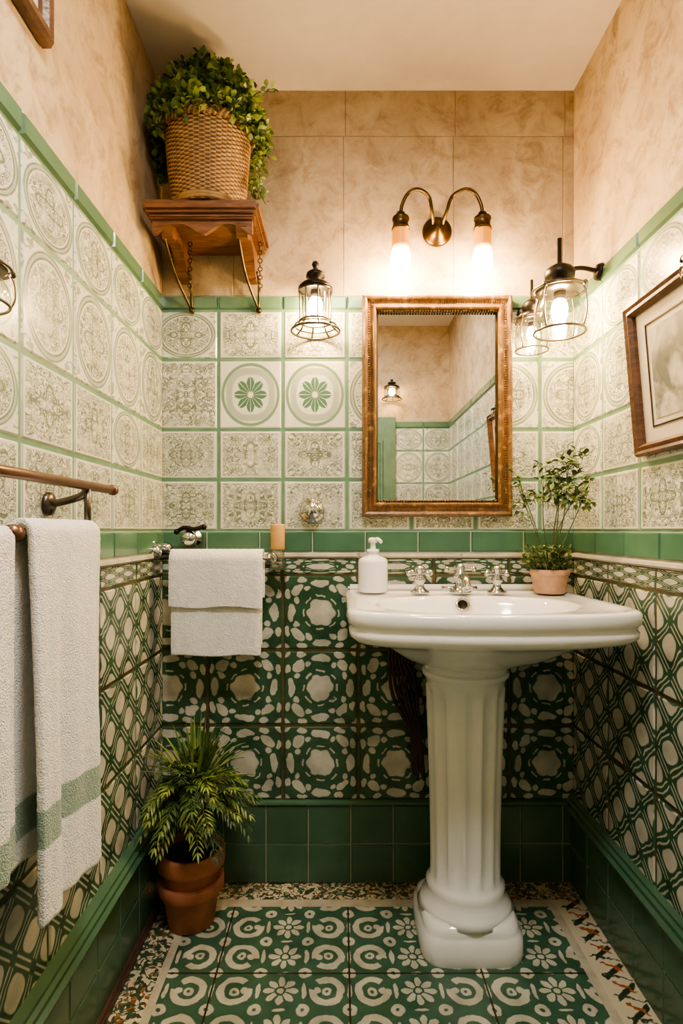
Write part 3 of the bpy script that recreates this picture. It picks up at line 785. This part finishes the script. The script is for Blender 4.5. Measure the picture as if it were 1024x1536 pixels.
towel('hand_towel',(PX(258,1.65),yr,zr-.003),(1,0,0),(0,-1,0),PX(392,1.65)-PX(258,1.65),.275,.25,.014,M_tw,.003,1.3,.5)
towel('hand_towel',(PX(257,1.65)-.002,yr,zr-.004),(1,0,0),(0,-1,0),PX(396,1.65)-PX(257,1.65),.135,.11,.026,M_tw,.003,1.1,2.0)
b=B(); x,z=PX(282,1.68),PZ(808,1.68)
b.lathe([(.03,0),(.028,.008),(.016,.012),(.014,.03),(.022,.036),(.024,.05),(.016,.060),(0,.062)],(x,YB-.012,z),0,28,axis=(0,-1,0))
b.tube([(x-.034,1.69,z+.022),(x-.012,1.685,z+.032),(x+.016,1.685,z+.028),(x+.04,1.69,z+.034)],.0065,1,10); b.ball((x-.036,1.69,z+.020),.009,1,12); b.ball((x+.043,1.69,z+.034),.009,1,12)
b.tube([(x,1.69,z+.02),(x,1.69,z+.034)],.009,1,10,2,False)
b.done('valve_handle',[M_chrome,M_black])
b=B(); x,z=PX(467,1.70),PZ(766,1.70)
b.lathe([(.036,0),(.038,.006),(.033,.012),(.024,.014),(.022,.02),(.026,.028),(.026,.036),(.018,.042),(0,.044)],(x,YB-.004,z),0,36,axis=(0,-1,0))
b.tube([(x-.02,YB-.043,z+.004),(x+.02,YB-.043,z-.004)],.004,0,8,2,False)
b.done('shower_valve_knob',[M_chrome])
b=B(); x=PX(416,1.70); y=1.705
b.lathe([(.020,.957),(.021,.96),(.021,.998),(.016,1.010),(.014,1.022)],(x,y,0),0,24,cap=False)
b.lathe([(.0,1.008),(.0195,1.009),(.0205,1.012),(.0215,1.080),(.020,1.084),(0,1.085)],(x,y,0),1,24)
b.box((x-.022,1.68,.950),(x+.028,YB-.008,.957),2,.002)
b.done('corked_bottle',[M_glass,M_cork,M_chrome])

b=B()
for i in range(6):
    o=(i-2.5)*.009
    b.tube([(PX(600,1.66)+o*1.2,1.62+.01*(i%2),.80),(PX(596,1.66)+o,1.68,.70),(PX(606,1.68)+o*1.4,1.70,.58+.01*i),(PX(622,1.7)+o*.6,1.69,.47),(PX(628,1.7)+o*.7,1.70,.36-.015*(i%3))],.0052,0,8,6)
for i in range(3):
    o=(i-1)*.012
    b.tube([(PX(606,1.66)+o,1.66,.79),(PX(618,1.66)-o,1.70,.68),(PX(604,1.68)+o,1.69,.60),(PX(628,1.68)-o,1.71,.50),(PX(618,1.7)+o,1.71,.42)],.004,0,8,6)
b.done('supply_hoses',[M_hose],parent=sink)

# ---------------------------------------------------------------- plants
px_,py_=PX(287,1.575),1.575
b=B()
b.lathe([(.058,.0),(.062,.004),(.074,.085),(.084,.090),(.088,.096),(.088,.118),(.084,.122),(.070,.122)],(px_,py_,0),0,40)
b.lathe([(.072,.118),(.078,.150),(.086,.156),(.090,.163),(.090,.196),(.086,.203),(.078,.202),(.074,.185),(.0,.183)],(px_,py_,0),0,40,cap=False)
b.lathe([(0,.187),(.075,.186)],(px_,py_,0),1,30,cap=False)
pot=b.done('potted_fern',[M_terra,M_soil])
b=B(); base_=Vector((px_,py_,.185))
def frond(base_,tip,L,wd,bend=.06):
    mid=(base_+tip)/2+Vector((0,0,bend)); P=[]
    for i in range(13):
        t=i/12; P.append(base_*(1-t)**2+mid*2*t*(1-t)+tip*t*t)
    if any(p.x<XL+.03 or p.y>YB-.02 for p in P): return
    b.tube(P,[.0022,.0008],3,5,1,False)
    col=random.choice((0,0,1,1,2))
    for i in range(3,13):
        t=i/12; p=P[i]; T=(P[i]-P[i-1]).normalized(); sd=T.cross(Vector((0,0,1)))
        if sd.length<.05: sd=Vector((1,0,0))
        sd.normalize(); l=L*(.5+math.sin(math.pi*min(1,t*.95))*.6)
        for s in(-1,1):
            d=(sd*s*.8+T*ru(.8,1.3)+Vector((0,0,ru(-.2,.2)))).normalized()
            if XL+.02<(p+d*l).x: b.leaf(p,d,(0,0,1),l*ru(.8,1.1),wd,col,ru(.1,.3))
    b.leaf(P[-1],T,(0,0,1),L*.7,wd,col)
stem=Vector((px_,py_,.325))
for k in range(5):
    q=base_+Vector((ru(-.02,.02),ru(-.02,.02),0)); b.tube([q,(q+stem)/2+Vector((ru(-.01,.01),0,0)),stem+Vector((ru(-.02,.02),ru(-.02,.02),.03))],.0045,4,6)
for i in range(170):
    a=ru(0,6.283); e=ru(.15,1)
    s=stem+Vector((math.cos(a)*.02,math.sin(a)*.02,ru(-.03,.07)))
    tip=stem+Vector((.014+math.cos(a)*.170*e,-.045+math.sin(a)*.15*e,-.01+ru(-.02,.16)*(1.1-e*.6)-(.06*R() if e>.6 else 0)))
    frond(s,tip,.038,.0054,ru(.02,.06))
for i in range(120):
    a=ru(0,6.283); e=ru(.1,1); s=stem+Vector((.012+math.cos(a)*.012,math.sin(a)*.012-.005,ru(.0,.05)))
    tip=s+Vector((math.cos(a)*.155*e,math.sin(a)*.13*e,ru(.15,.24)*(1.05-e*.65)))
    mid=(s+tip)/2+Vector((0,0,.045*e))
    if tip.x<XL+.02 or tip.y>YB-.02: continue
    n_=8; P=[s*(1-t/n_)**2+mid*2*(t/n_)*(1-t/n_)+tip*(t/n_)**2 for t in range(n_+1)]
    sd=Vector((-math.sin(a),math.cos(a),0)); vs=[];fs=[]
    for k,p in enumerate(P):
        w_=.0036*math.sin(math.pi*min(1,.18+.82*k/n_))+.0003
        vs+=[p-sd*w_+Vector((0,0,.001)),p-Vector((0,0,.001)),p+sd*w_+Vector((0,0,.001))]
    for k in range(n_):
        fs+=[[k*3,k*3+1,k*3+4,k*3+3],[k*3+1,k*3+2,k*3+5,k*3+4]]
    b.add(vs,fs,random.choice((0,0,1,1,2)),True)
b.done('fern_fronds',LV+[M_stem,M_skirt],parent=pot)
qx,qy=PX(826,1.615),1.625
b=B(); z=.8895
b.lathe([(.038,0),(.042,.003),(.049,.045),(.050,.05),(.0535,.052),(.0535,.066),(.050,.068),(.046,.062),(0,.060)],(qx,qy,z),0,36)
b.lathe([(0,.0635),(.047,.0625)],(qx,qy,z),1,24,cap=False)
pot2=b.done('potted_herb',[M_terra2,M_soil])
b=B(); bs=Vector((qx,qy,z+.06))
def inside2(p): return p[0]<XR-.02 and p[1]<YB-.015
for i in range(110):
    a=ru(0,6.283); r_=.045*math.sqrt(R()); p=bs+Vector((math.cos(a)*r_,math.sin(a)*r_,0)); t=p+Vector((math.cos(a)*.02-.010,math.sin(a)*.015,ru(.01,.065)))
    b.tube([p,t],.0008,3,4,1,False)
    for _ in range(6):
        d=Vector((ru(-1,1),ru(-1,1),ru(-.2,1))); b.leaf(t+d*.006,d,(0,0,1),.013,.008,random.choice((1,0,2)))
def branch(tip,n,spread,L,r0=.0022):
    tip=Vector(tip); m=(bs+tip)/2+Vector((ru(-.012,.012),ru(-.012,.012),.01)); b.tube([bs,m,tip],[r0,.001],3,6,6)
    for k in range(n):
        t=ru(.0,1)**.6; st=m.lerp(tip,.3+.7*t); e=st+Vector((ru(-1,1),ru(-1,.6),ru(-.3,1)))*spread
        if not inside2(e+Vector((.025,0,0))): continue
        b.tube([st,(st+e)/2+Vector((0,0,.008)),e],.0008,3,4,3)
        for _ in range(6):
            d=Vector((ru(-1,1),ru(-1,1),ru(-.6,.8))).normalized(); q=e+d*.006
            if inside2(q+d*L): b.leaf(q,d,(ru(-.3,.3),ru(-.3,.3),1),L*ru(.7,1.1),L*.62,random.choice((0,0,1,1,2)),.3)
branch(W(852,700,1.53),14,.045,.022); branch(W(838,712,1.56),13,.045,.022); branch(W(868,735,1.52),11,.042,.022); branch(W(815,720,1.56),10,.04,.02)
branch(W(840,740,1.6),6,.03,.02); branch(W(885,722,1.48),6,.03,.02)
branch(W(782,745,1.62),9,.035,.018,.0014); branch(W(775,715,1.62),7,.03,.018,.0014)
b.done('herb_foliage',LV+[M_stem],parent=pot2)

# ---------------------------------------------------------------- camera / world
w=bpy.data.worlds.new('world'); bpy.context.scene.world=w; w.use_nodes=True
w.node_tree.nodes['Background'].inputs[0].default_value=(.5,.45,.4,1); w.node_tree.nodes['Background'].inputs[1].default_value=.2
cam=bpy.data.cameras.new('camera'); co=bpy.data.objects.new('camera',cam); bpy.context.scene.collection.objects.link(co)
co.location=(0,0,HZ); co.rotation_euler=(math.pi/2,0,0); cam.sensor_width=36; cam.sensor_fit='AUTO'; cam.lens=36*F/1536
cam.shift_x=2/1536; cam.shift_y=27/1536; cam.clip_start=.02
bpy.context.scene.camera=co
try: bpy.context.scene.view_settings.look='AgX - Medium High Contrast'
except Exception as e: print(e)
